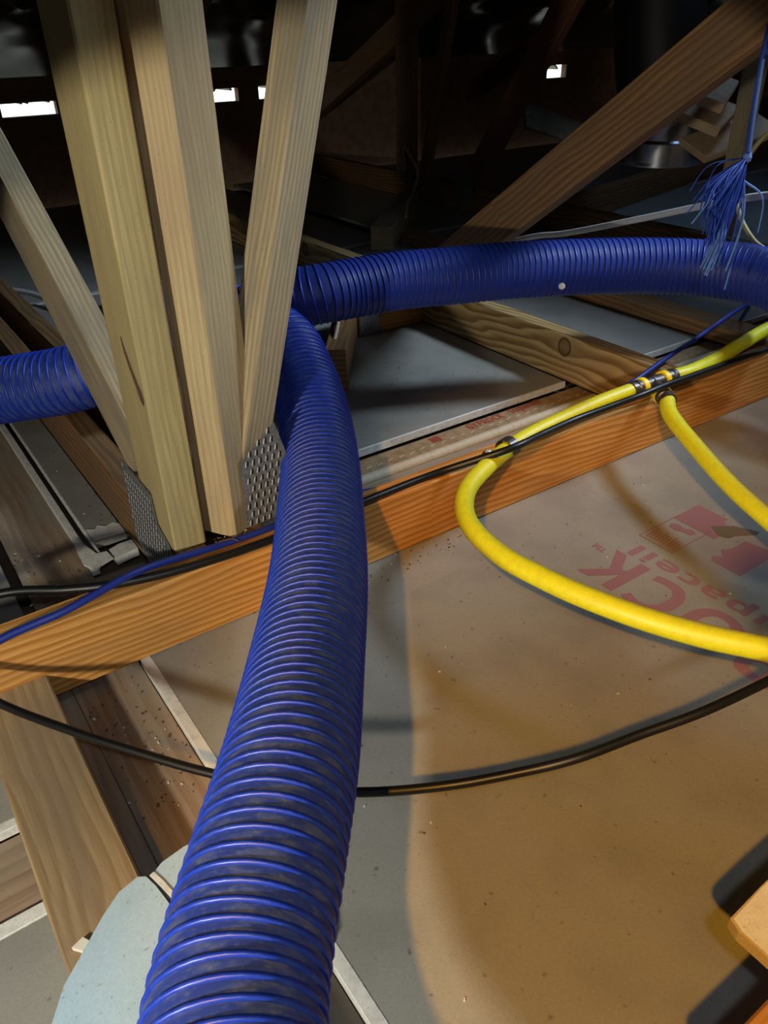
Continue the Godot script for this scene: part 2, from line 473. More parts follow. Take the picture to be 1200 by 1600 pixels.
func build_floor() -> void:
	var f := struct("floor", "grey plasterboard ceiling sheets seen from the roof space")
	box_part("underlay", f, Vector3(-2.6, -0.10, -3.55), Vector3(5.2, -0.0365, 1.6), M.under)
	# near field: sheets either side of the recessed dirty plank
	var big := sheet(f, Vector3(0.150, -0.010, -0.735), Vector3(5.2, 0.0, 1.6))
	box_part("taped_edge", f, Vector3(0.1385, -0.010, -0.700), Vector3(0.1500, 0.0006, 1.0), M.white_edge, true, "white taped sheet edge")
	box_part("recessed_plank", f, Vector3(0.0625, -0.030, -0.736), Vector3(0.1383, -0.011, 1.0), M.dirty_plank, true, "dusty brown plank in the joint")
	box_part("recessed_plank", f, Vector3(-0.010, -0.030, -0.736), Vector3(0.0620, -0.011, 1.0), M.dirty_plank, true)
	sheet(f, Vector3(-2.6, -0.010, -0.700), Vector3(-0.0265, 0.0, -0.566))
	box_part("taped_edge", f, Vector3(-2.6, -0.010, -0.5658), Vector3(-0.0265, 0.0006, -0.556), M.white_edge)
	box_part("recessed_plank", f, Vector3(-2.6, -0.030, -0.5555), Vector3(-0.0265, -0.011, -0.469), M.dirty_plank)
	box_part("taped_edge", f, Vector3(-2.6, -0.010, -0.4685), Vector3(-0.0265, 0.0006, -0.4555), M.white_edge)
	sheet(f, Vector3(-2.6, -0.010, -0.4550), Vector3(-0.0265, 0.0, 1.6))
	# behind the beam, left
	sheet(f, Vector3(0.169, -0.010, -3.5), Vector3(0.2135, 0.0, -0.965))
	box_part("gypsum_edge", f, Vector3(0.1655, -0.0105, -3.5), Vector3(0.1690, 0.0004, -0.940), M.white_edge, true, "white broken gypsum edge")
	box_part("taped_edge", f, Vector3(0.1465, -0.010, -3.5), Vector3(0.1565, 0.0004, -0.905), M.white_edge, true)
	box_part("recessed_plank", f, Vector3(0.0655, -0.030, -3.5), Vector3(0.1463, -0.009, -0.738), M.dirty_plank, true)
	box_part("recessed_plank", f, Vector3(0.1465, -0.030, -0.900), Vector3(0.2135, -0.011, -0.738), M.dirty_plank)
	sheet(f, Vector3(-2.6, -0.010, -3.5), Vector3(0.0505, 0.0, -0.738))
	# torn white paper round the corner of the gap
	part("torn_paper", plate_y(PackedVector2Array([Vector2(0.170, -1.004), Vector2(0.181, -0.998), Vector2(0.186, -1.006), Vector2(0.196, -0.996), Vector2(0.207, -1.001), Vector2(0.2132, -0.992), Vector2(0.2132, -0.968), Vector2(0.192, -0.970), Vector2(0.170, -0.972)]), 0.0003, 0.0022).mesh(), M.white_edge, f, "torn white paper facing")
	part("torn_paper", plate_y(PackedVector2Array([Vector2(0.1465, -0.985), Vector2(0.151, -0.99), Vector2(0.1565, -0.965), Vector2(0.163, -0.935), Vector2(0.176, -0.932), Vector2(0.178, -0.912), Vector2(0.160, -0.905), Vector2(0.150, -0.893), Vector2(0.147, -0.905), Vector2(0.141, -0.92), Vector2(0.143, -0.955)]), 0.0004, 0.0030).mesh(), M.white_edge, f)
	part("torn_paper", plate_y(PackedVector2Array([Vector2(0.180, -0.934), Vector2(0.196, -0.940), Vector2(0.2132, -0.940), Vector2(0.2132, -0.914), Vector2(0.197, -0.912), Vector2(0.1815, -0.908)]), -0.009, 0.0030).mesh(), M.white_edge, f)
	# behind the beam, right: recessed batten, rolled paper edge, then the far sheets
	box_part("recessed_plank", f, Vector3(0.327, -0.036, -0.905), Vector3(5.2, -0.020, -0.737), M.dirty_plank)
	box_part("printed_edge_paper", f, Vector3(0.327, -0.036, -0.966), Vector3(5.2, -0.0125, -0.916), M.tan_paper, false, "tan paper sheet edge with red print")
	part("rolled_paper_edge", tube(PackedVector3Array([Vector3(0.327, -0.0165, -0.912), Vector3(5.2, -0.0165, -0.912)]), 0.009, 16).mesh(), M.ivory, f, "ivory rolled paper edge")
	var dash := Builder.new()
	for k in 46:
		beam(Vector3(0.60 + k * 0.022, -0.012, -0.934 + 0.0015 * sin(k * 2.1)), Vector3(0.612 + k * 0.022, -0.012, -0.937 + 0.0015 * sin(k * 2.1)), Vector3.UP, 0.0016, 0.0012, 0.0002, 0, 0, dash)
	part("perforation", dash.mesh(), M.ivory, f, "", "stuff")
	word(f, "GYPROCK", 0.018, Vector3(0.830, -0.0122, -0.944), Vector3(1, 0, -0.02), M.print_red, 0.085)
	word(f, "Supaceil", 0.018, Vector3(0.934, -0.0122, -0.942), Vector3(1, 0, -0.02), M.print_red, 0.078)
	part("printed_mark", slab(Vector3(0.746, -0.0130, -0.960), Vector3(0.766, -0.0122, -0.942), 0.0001).mesh(), M.print_red, f)
	var gap_x := [[0.327, 1.0985], [1.1385, 1.5145], [1.586, 1.9985], [2.0365, 5.2]]
	for g in gap_x:
		sheet(f, Vector3(g[0], -0.010, -2.166), Vector3(g[1], 0.0, -0.9795))
		box_part("gypsum_edge", f, Vector3(g[0], -0.0130, -0.9793), Vector3(g[1], 0.0004, -0.9755), M.white_edge)
		box_part("taped_edge", f, Vector3(g[0], -0.010, -2.1795), Vector3(g[1], 0.0006, -2.1662), M.white_edge)
		sheet(f, Vector3(g[0], -0.010, -3.5), Vector3(g[1], 0.0, -2.195))
	# print on the big sheet
	word(f, "GYPROCK", 0.075, Vector3(0.733, 0.0003, -0.062), Vector3(0, 0, -1), M.print, 0.468)
	word(f, "Supaceil", 0.027, Vector3(0.7755, 0.0003, -0.272), Vector3(0, 0, -1), M.print, 0.245)
	word(f, "TM", 0.010, Vector3(0.722, 0.0003, -0.536), Vector3(0, 0, -1), M.print)
	for r in [[0.784, 0.7855, -0.534, -0.481], [0.784, 0.868, -0.4825, -0.481], [0.784, 0.868, -0.5355, -0.534], [0.858, 0.914, -0.5355, -0.487]]:
		part("printed_block", slab(Vector3(r[0], -0.0002, r[2]), Vector3(r[1], 0.0005, r[3]), 0.0001).mesh(), M.print, f)
	part("printed_block", plate_y(PackedVector2Array([Vector2(0.858, -0.487), Vector2(0.905, -0.487), Vector2(0.893, -0.470), Vector2(0.856, -0.468)]), 0.0001, 0.0005).mesh(), M.print, f)
	part("printed_block", plate_y(PackedVector2Array([Vector2(0.811, -0.398), Vector2(0.812, -0.441), Vector2(0.822, -0.446), Vector2(0.830, -0.436), Vector2(0.842, -0.447), Vector2(0.858, -0.440), Vector2(0.885, -0.441), Vector2(0.893, -0.398)]), 0.0001, 0.0005).mesh(), M.print, f)
	part("printed_emblem", plate_y(PackedVector2Array([Vector2(0.834, -0.524), Vector2(0.842, -0.528), Vector2(0.849, -0.520), Vector2(0.846, -0.508), Vector2(0.852, -0.499), Vector2(0.847, -0.490), Vector2(0.839, -0.493), Vector2(0.838, -0.505), Vector2(0.833, -0.514)]), 0.0001, 0.0005).mesh(), M.print, f)
	for k in 9:
		part("printed_stroke", beam(Vector3(0.791, 0.0002, -0.486 - k * 0.0052), Vector3(0.812 + 0.004 * (k % 3), 0.0002, -0.488 - k * 0.0052), Vector3.UP, 0.0022, 0.0006, 0.0001).mesh(), M.print, f)
	part("dirt_smear", plate_y(PackedVector2Array([Vector2(0.868, -0.470), Vector2(0.880, -0.490), Vector2(0.905, -0.472), Vector2(0.916, -0.452), Vector2(0.920, -0.442), Vector2(0.912, -0.440), Vector2(0.902, -0.446), Vector2(0.886, -0.456), Vector2(0.874, -0.458)]), 0.0002, 0.0007).mesh(), M.stain, f, "brown dirt smear over the print")

func word(parent: Node3D, text: String, cap: float, at: Vector3, dir: Vector3, mat: Material, fit := 0.0) -> void:
	var tm := TextMesh.new()
	var fnt := SystemFont.new()
	fnt.font_names = PackedStringArray(["Droid Sans"])
	fnt.font_weight = 700
	tm.font = fnt
	tm.text = text
	tm.font_size = 64
	tm.pixel_size = cap / 46.0
	tm.depth = 0.0004
	tm.horizontal_alignment = HORIZONTAL_ALIGNMENT_LEFT
	tm.vertical_alignment = VERTICAL_ALIGNMENT_BOTTOM
	var o := part("printed_lettering", tm, mat, parent)
	dir = dir.normalized()
	var b := Basis(dir, Vector3.UP.cross(dir), Vector3.UP)
	var box := tm.get_aabb()
	var k := 1.0
	if fit > 0.0: k = fit / box.size.x
	o.transform = Transform3D(b.scaled_local(Vector3(k, 1, 1)), at - b.x * box.position.x * k - b.y * (box.position.y))

func build_roof() -> void:
	# low masonry at the eaves with slots of daylight under the tiles
	var w := struct("wall_back", "brown eaves masonry below the roof tiles", Vector3(0, 0, -3.6))
	var slots := [[0.70, 0.91], [1.58, 1.70], [1.80, 1.86], [3.20, 3.26], [3.60, 3.75]]
	box_part("eaves_plate", w, Vector3(-2.6, -0.1, -0.02), Vector3(5.2, 0.312, 0.02), M.masonry)
	var xs := -2.6
	for s in slots:
		box_part("eaves_filler", w, Vector3(xs, 0.3125, -0.02), Vector3(s[0], 0.46, 0.02), M.masonry)
		box_part("eaves_lintel", w, Vector3(s[0], 0.368 + 0.006 * s[0], -0.02), Vector3(s[1], 0.46, 0.02), M.masonry)
		box_part("eaves_sill", w, Vector3(s[0], 0.3125, -0.02), Vector3(s[1], 0.325, 0.02), M.masonry)
		xs = s[1]
	box_part("eaves_filler", w, Vector3(xs, 0.3125, -0.02), Vector3(5.2, 0.46, 0.02), M.masonry)
	for sx in [[-2.6, "wall_left"], [5.2, "wall_right"]]:
		var g := struct(sx[1], "brown masonry gable end of the roof space", Vector3(sx[0], 0, 0))
		box_part("gable_panel", g, Vector3(-0.06, -0.1, -3.66), Vector3(0.06, 2.6, 3.0), M.masonry)
	var fw := struct("wall_front", "brown partition behind the hatch", Vector3(0, 0, 2.2))
	box_part("partition_panel", fw, Vector3(-2.6, -0.1, -0.05), Vector3(5.2, 3.4, 0.05), M.masonry)
	# roof underlay: wrinkled black foil slung between rafters, then a roof deck that shuts out the sky
	var c := struct("ceiling", "underside of the pitched roof with black foil underlay", Vector3.ZERO)
	# unseen opening added in the deck at the right, so sky brightens the background
	for r in [[-2.65, 2.35, 0.0, 1.0], [2.80, 5.25, 0.0, 1.0], [2.35, 2.80, 0.0, 0.354], [2.35, 2.80, 0.425, 1.0]]:
		var a := Vector3((r[0] + r[1]) / 2, 0.40, -3.78)
		var b := Vector3(a.x, 3.29, 2.52)
		part("roof_deck", beam(a.lerp(b, r[2]), a.lerp(b, r[3]), Vector3.UP, r[1] - r[0], 0.03).mesh(), M.masonry, c)
	var B := Builder.new()
	var nz := noise(301, 1.0, 5)
	var nx := 150
	var ny := 110
	for j in ny + 1:
		for i in nx + 1:
			var x := lerpf(-2.5, 5.1, i / float(nx))
			var s := lerpf(0.0, 1.0, j / float(ny))
			var z := lerpf(-3.48, 2.1, s)
			var y := lerpf(0.475, 2.99, s)
			var sag := 0.05 * sin(x * 7.1) * sin(x * 7.1)
			var lift := smoothstep(0.0, 0.14, s)
			var off := -0.012 + lift * (-0.023 - sag - 0.05 * absf(nz.get_noise_2d(x * 2.6, z * 2.0)) - 0.02 * nz.get_noise_2d(x * 14.0, z * 9.0))
			B.v.append(Vector3(x, y + off, z)); B.t.append(Vector2(x, z)); B.n.append(Vector3.DOWN)
	for j in ny:
		for i in nx:
			var p := j * (nx + 1) + i
			if B.v[p].x > 2.32 and B.v[p].x < 2.80 and B.v[p].z > -1.57 and B.v[p].z < -1.10: continue  # foil left out below the added deck opening
			B.i.append_array([p, p + 1, p + nx + 1, p + 1, p + nx + 2, p + nx + 1])
	var st := SurfaceTool.new()
	st.create_from(B.mesh(), 0)
	st.generate_normals()
	part("foil_underlay", st.commit(), M.foil, c, "crumpled black foil underlay")

# a thin plate cut to an outline given in (e1, e2) metres from origin
func plate_on(o2: PackedVector2Array, origin: Vector3, e1: Vector3, e2: Vector3, out: Vector3, th: float) -> Builder:
	var B := Builder.new()
	var tri := Geometry2D.triangulate_polygon(o2)
	for side in 2:
		for k in range(0, tri.size(), 3):
			var p := PackedVector3Array()
			var uv := PackedVector2Array()
			for j in 3:
				var q := o2[tri[k + j]]
				p.append(origin + e1 * q.x + e2 * q.y + out * (th * side)); uv.append(q)
			B.poly(p, out if side else -out, uv)
	for k in o2.size():
		var a := o2[k]
		var b := o2[(k + 1) % o2.size()]
		var pa := origin + e1 * a.x + e2 * a.y
		var pb := origin + e1 * b.x + e2 * b.y
		var mid := Vector2.ZERO
		for q in o2: mid += q / o2.size()
		var od := (a + b) / 2 - mid
		B.quad(pa, pb, pb + out * th, pa + out * th, e1 * od.x + e2 * od.y)
	return B

# a nail plate in the plane spanned by e1, e2 with rows of punched teeth; corner p
func nail_plate(parent: Node3D, corners: Array, out: Vector3, e1: Vector3, e2: Vector3, clip: PackedVector2Array, origin: Vector3) -> void:
	# corners: 2D outline in (e1, e2) metres from origin
	var o2 := PackedVector2Array(corners)
	var th := 0.0012
	var B := plate_on(o2, origin, e1, e2, out, th)
	var pl := part("nail_plate", B.mesh(), M.galv, parent, "galvanised nail plate with punched teeth")
	var T := Builder.new()
	var H := Builder.new()
	var lo := Vector2(1, 1)
	var hi := Vector2(-1, -1)
	for q in o2:
		lo = lo.min(q); hi = hi.max(q)
	var row := 0
	var y := lo.y + 0.005
	while y < hi.y:
		var x := lo.x + 0.005 + (0.0035 if row % 2 else 0.0)
		while x < hi.x:
			var c := Vector2(x, y)
			var okay := Geometry2D.is_point_in_polygon(c, o2) and Geometry2D.is_point_in_polygon(c + Vector2(0.004, 0.004), o2) and Geometry2D.is_point_in_polygon(c - Vector2(0.004, 0.004), o2)
			if okay:
				var p := origin + e1 * x + e2 * y + out * th
				beam(p - e2 * 0.0032 - e1 * 0.0008, p + e2 * 0.0032 + e1 * 0.0008, out, 0.0013, 0.0018, 0.0003, 0, 0, T)
				beam(p - e2 * 0.0038 + e1 * 0.0022, p + e2 * 0.0038 + e1 * 0.0026, out, 0.0016, 0.0006, 0.0001, 0, 0, H)
			x += 0.0085
		y += 0.0112
		row += 1
	part("punched_teeth", T.mesh(), M.tooth, pl, "", "stuff")
	part("punched_slots", H.mesh(), M.black_cable, pl, "", "stuff")

# ---------------------------------------------------------------- timbers
func build_timbers() -> void:
	var y0 := 0.0
	# the near ceiling beam
	var a := thing("ceiling_beam", "long orange pine ceiling beam with cables clipped along its top", "beam", Vector3(1.2, 0, -0.7145))
	part("timber", beam(Vector3(-3.5, 0.0455, 0), Vector3(3.9, 0.0455, 0), Vector3.UP, 0.035, 0.0895, 0.0018, 0.15, 0.0).mesh(), M.beam_wood, a)
	var bent := Builder.new()
	for q in [[0.318, 0.062], [0.311, 0.044], [0.335, 0.030], [0.404, 0.078], [0.386, 0.083], [0.368, 0.031]]:
		lathe([[0.0, 0.0], [0.0, 0.0028], [0.0012, 0.0022], [0.002, 0.0]], Vector3(q[0] - 1.2, q[1], 0.0174), Vector3(0.1, 0, 1), 8, bent)
	part("nail_head", bent.mesh(), M.putty, a, "", "stuff")
	part("torn_splinter", tube(spline([Vector3(-0.832, 0.040, 0.0185), Vector3(-0.822, 0.030, 0.022), Vector3(-0.809, 0.018, 0.026), Vector3(-0.803, 0.008, 0.024)], 0.003), 0.0022, 6).mesh(), M.putty, a, "pale torn splinter")
	# flat joist on the near side, butting the beam
	var c := thing("flat_joist", "pale double-width joist lying flat and butting the orange beam", "joist", Vector3(0.0085, 0, -0.3))
	part("timber", beam(Vector3(0, 0.0175, -0.396), Vector3(0, 0.0175, 1.0), Vector3.UP, 0.0690, 0.0330, 0.002, 0.3, 0.05).mesh(), M.joist_wood, c)
	# timber below the offcut at the hatch edge
	var e := thing("hatch_trimmer", "orange pine hatch trimmer below the cream plasterboard offcut", "beam", Vector3(1.2, 0, -0.0555))
	part("timber", beam(Vector3(-0.94, 0.045, 0), Vector3(1.6, 0.045, 0), Vector3.UP, 0.035, 0.089, 0.0018, 0.6, 0.1).mesh(), M.beam_wood, e)
	# first truss: left of the pair
	var t1 := thing("roof_truss", "roof truss with greenish post, left of the paired posts", "truss", Vector3(0.232, 0, -0.80))
	var zz := 0.80
	part("post", beam(Vector3(0.001, 0.0905, 0.01), Vector3(0.001, 1.75, 0.01), Vector3(0, 0, 1), 0.038, 0.092, 0.002, 0.05, 0.02).mesh(), M.post_wood, t1)
	part("bottom_chord", beam(Vector3(0, 0.045, 0.066), Vector3(0, 0.045, -2.70), Vector3.UP, 0.035, 0.089, 0.0018, 0.4, 0.12).mesh(), M.brown_wood, t1)
	var dl := Vector3(0, 0.49, -0.872).normalized()
	var dn := Vector3(0, 0.872, 0.49)
	var q0 := Vector3(0, 0.152, -0.889 + zz) + dn * 0.045
	part("diagonal_web", beam(q0 - dl * 0.03, q0 + dl * 1.5, dn, 0.035, 0.09, 0.002, 0.1, 0.06).mesh(), M.grey_wood, t1)
	nail_plate(t1, [Vector2(-0.092, 0.150), Vector2(0.006, 0.146), Vector2(0.010, 0.106), Vector2(0.042, 0.092), Vector2(0.046, 0.070), Vector2(-0.040, 0.012), Vector2(-0.066, 0.006), Vector2(-0.100, 0.034)], Vector3.LEFT, Vector3(0, 0, 1), Vector3.UP, PackedVector2Array(), Vector3(-0.0195, 0, 0))
	part("bark_streak", plate_on(PackedVector2Array([Vector2(0.014, 0.336), Vector2(0.0185, 0.326), Vector2(0.030, 0.306), Vector2(0.040, 0.293), Vector2(0.0475, 0.287), Vector2(0.0505, 0.277), Vector2(0.0465, 0.271), Vector2(0.041, 0.275), Vector2(0.036, 0.286), Vector2(0.025, 0.304), Vector2(0.0165, 0.320)]), Vector3(-0.0185, 0, 0), Vector3(0, 0, 1), Vector3.UP, Vector3.LEFT, 0.0008).mesh(), M.chip_brown, t1, "dark bark streak")
	# second truss: right of the pair, with its brace
	var t2 := thing("roof_truss", "roof truss with pinkish post and pale leaning brace beside blue hose", "truss", Vector3(0.306, 0, -0.80))
	part("post", beam(Vector3(-0.0075, 0.0915, 0.0345), Vector3(-0.0075, 1.75, 0.0345), Vector3(0.52, 0, 0.854), 0.065, 0.046, 0.002, 0.05, 0.0).mesh(), M.pink_wood, t2)
	part("bottom_chord", beam(Vector3(0, 0.045, 0.066), Vector3(0, 0.045, -2.70), Vector3.UP, 0.035, 0.089, 0.0018, 0.1, 0.0).mesh(), M.brown_wood, t2)
	var bl := Vector3(0.102, 0.368, 0).normalized()
	var b0 := Vector3(0.0805, 0.399, 0.029)
	part("leaning_brace", beam(b0 - bl * 0.295, b0 + bl * 1.2, Vector3(0.342, 0, 0.94), 0.045, 0.039, 0.002, 0.25, 0.1).mesh(), M.grey_wood, t2)
	nail_plate(t2, [Vector2(-0.001, 0.179), Vector2(0.046, 0.218), Vector2(0.062, 0.160), Vector2(0.062, 0.094), Vector2(-0.003, 0.092)], Vector3(0, 0, 1), Vector3.RIGHT, Vector3.UP, PackedVector2Array(), Vector3(0, 0, 0.0590))
	# third truss: knotty chord, broad brace
	var t3 := thing("roof_truss", "roof truss with knotty pine chord and broad brown diagonal brace", "truss", Vector3(1.119, 0, -0.80))
	part("bottom_chord", beam(Vector3(0, 0.045, 0.066), Vector3(0, 0.045, -2.70), Vector3.UP, 0.037, 0.089, 0.0018, 0.02, 0.0).mesh(), M.knot_wood, t3, "knotty pine chord")
	var d3 := Vector3(0, 0.577, 0.817).normalized()
	var p3 := Vector3(0.0, 0.40, -1.010 + zz)
	part("diagonal_web", beam(p3 - d3 * 0.53, p3 + d3 * 1.1, d3.cross(Vector3.RIGHT), 0.036, 0.080, 0.002, 0.7, 0.15).mesh(), M.brown_wood, t3)
	# fourth truss
	var t4 := thing("roof_truss", "dim roof truss with reddish web and thin post far behind hose", "truss", Vector3(2.017, 0, -0.80))
	part("bottom_chord", beam(Vector3(0, 0.045, -0.20), Vector3(0, 0.045, -2.70), Vector3.UP, 0.035, 0.089).mesh(), M.brown_wood, t4)
	var d4 := Vector3(0, 0.575, 0.419).normalized()
	part("diagonal_web", beam(Vector3(0, 0.06, -2.37 + zz), Vector3(0, 0.06, -2.37 + zz) + d4 * 1.6, d4.cross(Vector3.RIGHT), 0.035, 0.085).mesh(), M.red_wood, t4, "reddish diagonal web")
	part("post", beam(Vector3(0, 0.0905, -2.75 + zz), Vector3(0, 1.2, -2.75 + zz), Vector3(0, 0, 1), 0.035, 0.10).mesh(), M.brown_wood, t4)
	var d5 := Vector3(0, 0.50, 0.128).normalized()
	part("counter_web", beam(Vector3(0, 0.091, -2.63 + zz), Vector3(0, 0.091, -2.63 + zz) + d5 * 0.9, Vector3(0, 0, 1), 0.03, 0.045).mesh(), M.brown_wood, t4)
	part("nail_plate", slab(Vector3(-0.0195, 0.02, -2.42 + zz), Vector3(-0.0180, 0.15, -2.32 + zz), 0.0003).mesh(), M.galv, t4)
	# flat batten beyond, short noggin, leaning offcut, strut
	var n1 := thing("flat_batten", "brown flat batten between the knotty chord and yellow hose end", "batten", Vector3(1.550, 0, -1.2))
	part("timber", beam(Vector3(0, 0.0175, 0.463), Vector3(0, 0.0175, -0.9), Vector3.UP, 0.070, 0.034).mesh(), M.brown_wood, n1)
	var n2 := thing("noggin", "short orange noggin with a grey nail plate under the blue hose", "noggin", Vector3(1.0, 0, -1.4545))
	part("timber", beam(Vector3(-0.08, 0.045, 0), Vector3(0.0985, 0.045, 0), Vector3.UP, 0.035, 0.089, 0.0018, 0.2, 0.1).mesh(), M.beam_wood, n2)
	nail_plate(n2, [Vector2(-0.078, 0.004), Vector2(-0.020, 0.002), Vector2(-0.030, 0.03), Vector2(-0.018, 0.05), Vector2(-0.026, 0.085), Vector2(-0.078, 0.088)], Vector3(0, 0, 1), Vector3.RIGHT, Vector3.UP, PackedVector2Array(), Vector3(0, 0, 0.0176))
	var n3 := thing("leaning_offcut", "brown timber offcut propped under the blue hose bend with white wire", "offcut", Vector3(0.82, 0, -1.38))
	part("timber", beam(Vector3(-0.115, 0.047, 0.19), Vector3(0.10, 0.047, -0.10), Vector3.UP, 0.04, 0.09, 0.002, 0.3, 0.2).mesh(), M.brown_wood, n3)
	part("wire", tube(spline([Vector3(-0.15, 0.006, 0.185), Vector3(-0.075, 0.096, 0.13), Vector3(0.0, 0.097, 0.025), Vector3(0.08, 0.098, -0.08)], 0.01), 0.0035, 8).mesh(), M.ivory, n3)
	var n4 := thing("floor_strut", "grey strut lying across far plasterboard at thin post foot", "strut", Vector3(1.62, 0, -2.27))
	part("timber", beam(Vector3(-0.20, 0.036, 0.20), Vector3(0.20, 0.036, -0.20), Vector3.UP, 0.07, 0.07).mesh(), M.grey_wood, n4)
	var n5 := thing("hip_rafter", "brown cross timber running behind the broad diagonal brace", "rafter", Vector3(2.6, 0, -2.05))
	part("timber", beam(Vector3(-0.55, 0.045, 0.11), Vector3(1.5, 0.045, -0.40), Vector3.UP, 0.05, 0.089).mesh(), M.brown_wood, n5)
	for k in 4:
		var x: float = [0.232, 1.119, 2.017, 2.92][k]
		var r := thing("roof_rafter", ["dark rafter rising over the paired posts", "dark rafter rising over the knotty chord and broad brace", "dark rafter rising over the reddish web", "dark rafter rising beyond the hanger post and duct"][k], "rafter", Vector3(x, 0.33, -3.50), "rafters under the roof foil")
		part("timber", beam(Vector3(0, -0.055, 0.02), Vector3(0, 1.71, 3.91), Vector3.UP, 0.04, 0.09).mesh(), M.brown_wood, r)
	var hang := thing("hanger_post", "grey hanger post behind the hanging blue rope", "post", Vector3(2.06, 0.0, -1.32))
	part("timber", beam(Vector3(0, 0.0, 0), Vector3(0, 1.1, 0), Vector3(0, 0, 1), 0.04, 0.045).mesh(), M.grey_wood, hang)

# ---------------------------------------------------------------- hoses and cables
func ribbed_hose(t: Node3D, pts: Array, wall: Material, R := 0.0468, pitch := 0.0106) -> void:
	var path := spline(pts, pitch / 4.0)
	var f := frames(path)
	var segs := 48
	var B := Builder.new()
	for k in path.size():
		var ph := (k % 4) / 4.0
		for j in segs + 1:
			var a := TAU * j / segs
			var q := fposmod(ph - float(j) / segs, 1.0)
			var r := R - 0.0012 + 0.0012 * absf(sin(q * PI))
			var d: Vector3 = f[1][k] * cos(a) + f[2][k] * sin(a)
			B.v.append(path[k] + d * r)
			B.n.append(d)
			B.t.append(Vector2(float(j) / segs, k * pitch / 4.0))
	for k in path.size() - 1:
		for j in segs:
			var p := k * (segs + 1) + j
			var q := p + segs + 1
			B.i.append_array([p, q, p + 1, p + 1, q, q + 1])
	part("hose_wall", B.mesh(), wall, t, "blue hose wall between the ribs")
	# the rib is one helix laid round the wall
	var turns := (path.size() - 2) / 4
	var per := 36
	var hp := PackedVector3Array()
	for k in turns * per:
		var s := 4.0 * k / per
		var i0 := int(s)
		var w := s - i0
		var a := TAU * (k % per) / per
		var c := path[i0].lerp(path[i0 + 1], w)
		var d: Vector3 = (f[1][i0] as Vector3).lerp(f[1][i0 + 1], w) * cos(a) + (f[2][i0] as Vector3).lerp(f[2][i0 + 1], w) * sin(a)
		hp.append(c + d * (R - 0.0003))
	part("helix_rib", tube(hp, 0.0017, 7).mesh(), M.hose_rib, t, "raised bright blue spiral rib")

func cable(called: String, label: String, pts: Array, r: float, mat: Material, category := "cable") -> Node3D:
	var t := thing(called, label, category, pts[0])
	var loc := []
	for p in pts: loc.append(p - pts[0])
	part("sheath", tube(spline(loc, 0.006), r, 12).mesh(), mat, t)
	return t

func collar(t: Node3D, at: Vector3, axis: Vector3, r: float) -> void:
	# a crimped metal ferrule with a yellow ring, seen from the tee outwards
	part("yellow_ring", lathe([[0.0, 0.0], [0.0, r * 1.18], [0.001, r * 1.28], [0.009, r * 1.28], [0.010, r * 1.18], [0.010, 0.0]], at, axis, 24).mesh(), M.yellow_cap, t, "bright yellow locking ring")
	part("ferrule", lathe([[0.010, r * 1.0], [0.011, r * 1.14], [0.018, r * 1.16], [0.0195, r * 1.04], [0.0215, r * 1.04], [0.023, r * 1.15], [0.030, r * 1.13], [0.031, 0.0]], at, axis, 24).mesh(), M.dark_metal, t, "dark metal crimp")

